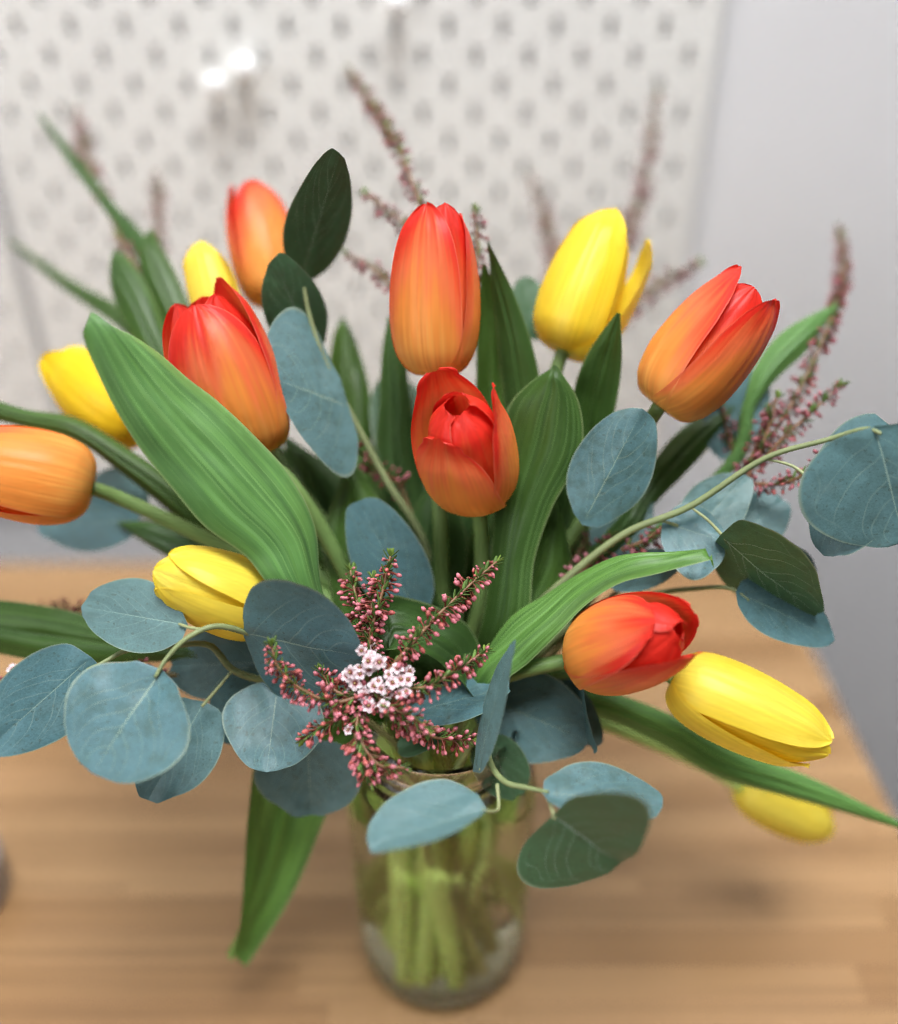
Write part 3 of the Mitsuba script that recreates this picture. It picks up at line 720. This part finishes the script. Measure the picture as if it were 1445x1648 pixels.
branch('eucalyptus branch at the left behind the pale orange tulip with a dark teal leaf',
       [(215, 838, .442), (300, 868, .44), (420, 940, .435)],
       [],
       [dict(base=(218, 838, .442), tip=(58, 846, .448), width=92), dict(base=(235, 810, .445), tip=(150, 770, .45), width=80)])

# ------------------------------------------------------------------ heath sprays
BALL = trimesh.creation.icosphere(1, 1.0)
BALL_V, BALL_F = np.array(BALL.vertices), np.array(BALL.faces)


def frame(d):
    d = d / np.linalg.norm(d)
    a = np.cross(d, [0.31, 0.77, 0.55])
    a /= np.linalg.norm(a)
    return np.stack([a, np.cross(d, a), d], 1)


def spike(key, pts, seed, r0=0.0055, gap=0.0011, bud=0.00108, green=0.35, pale=0.0, leaf_tip=True, bare=0.0, dark=1.0):
    """A flower spike (tip first): stem, buds on short stalks all round it, small scale leaves."""
    rs = np.random.default_rng(seed)
    path = spline([P(*q) for q in pts], 60)
    seg = np.concatenate([[0], np.cumsum(np.linalg.norm(np.diff(path, axis=0), axis=1))])
    name = part(key, 'spike', stem_shape(path, 0.0005, 0.0009, (0.20, 0.10, 0.05), (0.20, 0.10, 0.05), n=40))
    buds, greens = Heap(), Heap()
    n = int(seg[-1] * (1 - bare) / gap)
    for i in range(n):
        u = (i + rs.uniform(0, 1)) / n * (1 - bare)
        q = np.array([np.interp(u * seg[-1], seg, path[:, c]) for c in range(3)])
        j = min(58, int(u * 59))
        ax = unit(path[max(0, j - 1)] - path[min(59, j + 2)])
        M = frame(ax)
        a = rs.uniform(0, 2 * np.pi)
        out = M[:, 0] * math.cos(a) + M[:, 1] * math.sin(a)
        d = unit(out * 1.0 + ax * rs.uniform(-0.1, 0.7) + np.array([0, 0, -0.55]))
        grow = min(1.0, 0.35 + u * 3.0)
        ln = r0 * rs.uniform(0.55, 1.0) * grow
        end = q + d * ln
        size = bud * rs.uniform(0.6, 1.3) * (0.55 + 0.45 * grow)
        v, f = tube(np.array([q, q * 0.4 + end * 0.6 + ax * ln * 0.08, end]), np.array([0.28, 0.30, 0.55]) * size, 5)
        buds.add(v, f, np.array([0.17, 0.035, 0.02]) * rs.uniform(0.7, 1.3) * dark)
        B = frame(d)
        k = (BALL_V[:, 2] + 1) / 2
        shape_v = BALL_V * np.array([1, 1, 1.35]) * size
        shape_v[:, :2] *= (1 - 0.35 * k ** 2)[:, None]
        base = np.array([0.24, 0.040, 0.042])
        tipc = np.array([0.70, 0.24, 0.29]) if rs.uniform() < 0.75 else np.array([0.60, 0.16, 0.14])
        tipc = tipc * (1 - pale) + np.array([0.85, 0.70, 0.72]) * pale
        col = base * (1 - k[:, None]) + tipc * k[:, None]
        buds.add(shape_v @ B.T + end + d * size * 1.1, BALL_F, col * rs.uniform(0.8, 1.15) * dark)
        if rs.uniform() < green:
            g = unit(out * rs.uniform(0.5, 1) + ax * 0.9)
            G = frame(g)
            lv = BALL_V * np.array([0.6, 0.22, 2.4]) * 0.0011
            greens.add(lv @ G.T + q + g * 0.0026, BALL_F, np.array([0.07, 0.13, 0.025]) * rs.uniform(0.6, 1.6))
    if leaf_tip:
        for i in range(5):
            g = unit(unit(path[0] - path[4]) + rs.normal(0, 0.45, 3))
            lv = BALL_V * np.array([0.8, 0.3, 2.0]) * 0.0010
            greens.add(lv @ frame(g).T + path[0] + g * 0.0018, BALL_F, np.array([0.12, 0.19, 0.03]) * rs.uniform(0.7, 1.5))
    part(name, 'buds', buds.shape('mat_bud'), 'stuff')
    if greens.n:
        part(name, 'scale_leaves', greens.shape('mat_bud'), 'stuff')


def blossom(key, x, y, z, r, seed, face=None):
    """An open five-petalled flower about r in radius."""
    rs = np.random.default_rng(seed)
    c = P(x, y, z)
    d = unit((face if face is not None else -FWD * 0.8 + np.array([0, 0, 0.35])) + rs.normal(0, 0.35, 3))
    M = frame(d)
    h = Heap()
    spin = rs.uniform(0, 6)
    for k in range(5):
        a = spin + k * 2 * np.pi / 5 + rs.normal(0, 0.06)
        s, t = np.meshgrid(np.linspace(0, 1, 8), np.linspace(-1, 1, 7), indexing='ij')
        w = 0.42 * np.sin(np.pi * np.clip(0.12 + 0.80 * s, 0, 1)) ** 0.7
        u = 0.28 + 0.72 * s
        x_, y_ = u * math.cos(a) - t * w * math.sin(a), u * math.sin(a) + t * w * math.cos(a)
        z_ = 0.25 * s - 0.35 * s ** 2 + 0.12 * t ** 2 + 0.05 * rs.normal()
        v = np.stack([x_, y_, z_], -1).reshape(-1, 3) * r
        kk = np.clip(s.reshape(-1, 1) * 2.2, 0, 1)
        col = np.array([0.66, 0.36, 0.40]) * (1 - kk) + np.array([0.86, 0.74, 0.77]) * kk
        h.add(v @ M.T + c, grid_faces(8, 7), col)
    name = part(key, 'blossom', h.shape('mat_blossom'))
    cup = Heap()
    cup.add((BALL_V * np.array([0.36, 0.36, 0.22]) * r) @ M.T + c, BALL_F, (0.19, 0.045, 0.03))
    cup.add((BALL_V * np.array([0.12, 0.12, 0.16]) * r) @ M.T + c + d * r * 0.22, BALL_F, (0.42, 0.38, 0.14))
    part(name, 'centre', cup.shape('mat_bud'))
    part(name, 'stalk', stem_shape([c - d * r * 0.15, c - d * r * 1.4, c - d * r * 2.2 - np.array([0, 0, 0.002])], 0.0006, 0.0004, (0.2, 0.06, 0.04), (0.2, 0.06, 0.04), n=8))


def spray(label, main, spikes, seed, blossoms=(), jar_end=True, **kw):
    key = thing('heath_spray', label, 'flower spray', kw.pop('group', None))
    pts = [P(*q) for q in main]
    if len(pts) > 1:
        part(key, 'stem', stem_shape(into_jar(pts) if jar_end else pts, 0.0010, 0.0022, (0.16, 0.11, 0.05), (0.30, 0.34, 0.11)))
    for i, sp in enumerate(spikes):
        o = dict(kw)
        if isinstance(sp, tuple):
            sp, extra = sp
            o.update(extra)
        spike(key, sp, seed * 20 + i, **o)
    for i, b in enumerate(blossoms):
        blossom(key, *b, seed=seed * 100 + i)
    return key


brs = np.random.default_rng(5)
BL = [(584, 1046, .362), (602, 1062, .358), (580, 1078, .36), (600, 1094, .357), (622, 1082, .355), (640, 1070, .357), (566, 1112, .364), (586, 1120, .36), (612, 1112, .356), (650, 1098, .356), (628, 1100, .355),
      (622, 1134, .354), (566, 1172, .358), (660, 1080, .360), (572, 1094, .36), (606, 1050, .364), (655, 1112, .356), (595, 1138, .357), (642, 1118, .356), (666, 1106, .358)]
spray('pink heath spray at the centre front, with white open blossoms', [(606, 1090, .366), (640, 1120, .385), (680, 1140, .41)],
      [[(628, 895, .372), (616, 950, .369), (600, 1005, .366), (592, 1060, .364)],
       [(564, 918, .384), (574, 970, .378), (584, 1020, .370)],
       [(600, 930, .378), (598, 980, .372), (590, 1040, .368)],
       [(799, 904, .378), (752, 945, .372), (700, 995, .364), (655, 1045, .360), (620, 1085, .362)],
       [(436, 1038, .356), (450, 1078, .355), (490, 1112, .356), (540, 1130, .358), (590, 1116, .362)],
       [(516, 1080, .366), (534, 1108, .362), (575, 1128, .362)],
       [(780, 1048, .364), (735, 1078, .359), (690, 1104, .357), (640, 1112, .360)],
       [(688, 1172, .352), (660, 1152, .352), (625, 1135, .355), (598, 1110, .361)],
       [(488, 1190, .360), (520, 1168, .359), (556, 1150, .361), (595, 1115, .364)],
       [(650, 1236, .354), (612, 1232, .352), (588, 1205, .354), (574, 1165, .358), (590, 1115, .363)],
       [(600, 1258, .353), (582, 1225, .354), (572, 1180, .358)],
       [(760, 1190, .378), (722, 1190, .373), (680, 1180, .368), (630, 1150, .366)]],
      1, blossoms=[(x + brs.normal(0, 4), y + brs.normal(0, 4), z, 0.0027 * brs.uniform(0.7, 1.25)) for x, y, z in BL + [(brs.normal(610, 26), brs.normal(1088, 26), brs.uniform(.355, .362)) for _ in range(16)]], gap=0.00050, bud=0.00092, r0=0.0056, green=0.6)
spray('dark pink heath spray arching up at the top centre above the tall tulip', [(676, 345, .43), (690, 480, .435), (700, 700, .44)],
      [[(560, 112, .52), (600, 170, .49), (636, 230, .448), (662, 290, .436), (680, 345, .43)], [(588, 312, .44), (625, 340, .435), (655, 365, .43), (690, 410, .43)], [(560, 410, .44), (596, 430, .436), (640, 468, .43)],
       [(764, 340, .42), (768, 400, .42), (766, 470, .42)]], 2, dark=0.55, gap=0.0009, bud=0.001, r0=0.0038)
spray('tall blurred pink heath spray behind the upper right yellow tulip', [(1005, 400, .52), (960, 560, .49), (860, 850, .45)],
      [[(1058, 150, .61), (1046, 230, .60), (1032, 310, .58), (1000, 410, .54)], [(1125, 424, .50), (1080, 445, .495), (1035, 480, .49), (980, 530, .485)], [(852, 283, .61), (874, 340, .60), (888, 400, .57), (892, 470, .54)]], 3, dark=0.55, pale=0.15, gap=0.0010, r0=0.0055)
spray('pink heath spray at the right edge rising above the long eucalyptus branch', [(1215, 745, .42), (1120, 860, .42), (960, 980, .425)],
      [[(1352, 368, .52), (1356, 440, .48), (1338, 510, .435), (1305, 590, .425), (1262, 670, .418), (1215, 745, .42)], [(1352, 620, .412), (1310, 660, .41), (1260, 705, .412), (1230, 740, .414)],
       [(1250, 640, .41), (1236, 690, .41), (1215, 745, .41), (1190, 790, .412)], [(1236, 660, .416), (1216, 720, .414), (1190, 770, .414)], [(1162, 655, .43), (1172, 700, .43), (1186, 760, .43)],
       [(1352, 716, .386), (1310, 752, .39), (1262, 778, .40), (1205, 778, .41)]], 4, dark=0.62, gap=0.00065, r0=0.0042, bud=0.0009)
spray('thin blurred heath spray at the top left beside long narrow leaves', [(160, 310, .50), (230, 450, .48), (420, 760, .45)],
      [[(124, 175, .57), (132, 225, .56), (148, 280, .53), (165, 320, .50)], [(188, 380, .48), (215, 425, .475), (240, 470, .47)], [(252, 280, .58), (254, 340, .56), (250, 420, .55)]], 5, dark=0.5, gap=0.0011, r0=0.0045, pale=0.15)
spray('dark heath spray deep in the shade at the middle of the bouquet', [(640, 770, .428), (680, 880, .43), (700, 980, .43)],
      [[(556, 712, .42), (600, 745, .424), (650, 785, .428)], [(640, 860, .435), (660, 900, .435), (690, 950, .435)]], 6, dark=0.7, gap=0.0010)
spray('dark pink heath spray along the right stem between centre and right edge', [(905, 945, .405), (860, 1000, .41), (800, 1060, .42)],
      [[(1072, 845, .40), (1040, 868, .402), (1000, 885, .405)], [(985, 862, .41), (958, 896, .408), (915, 940, .405)], [(950, 855, .43), (930, 890, .425), (890, 950, .42)]], 7, dark=0.55, gap=0.0008, pale=0.1)
spray('pink heath spray low at the left edge under the eucalyptus leaves', [(60, 1085, .41), (220, 1085, .41), (430, 1100, .415)],
      [[(-20, 1110, .395), (30, 1090, .40), (80, 1082, .405)], [(215, 1066, .40), (235, 1085, .402), (262, 1110, .405)], [(60, 978, .45), (110, 978, .45), (150, 990, .445)]], 8, dark=0.7, gap=0.0010, blossoms=[(22, 1078, .395, .003), (36, 1082, .396, .003)])
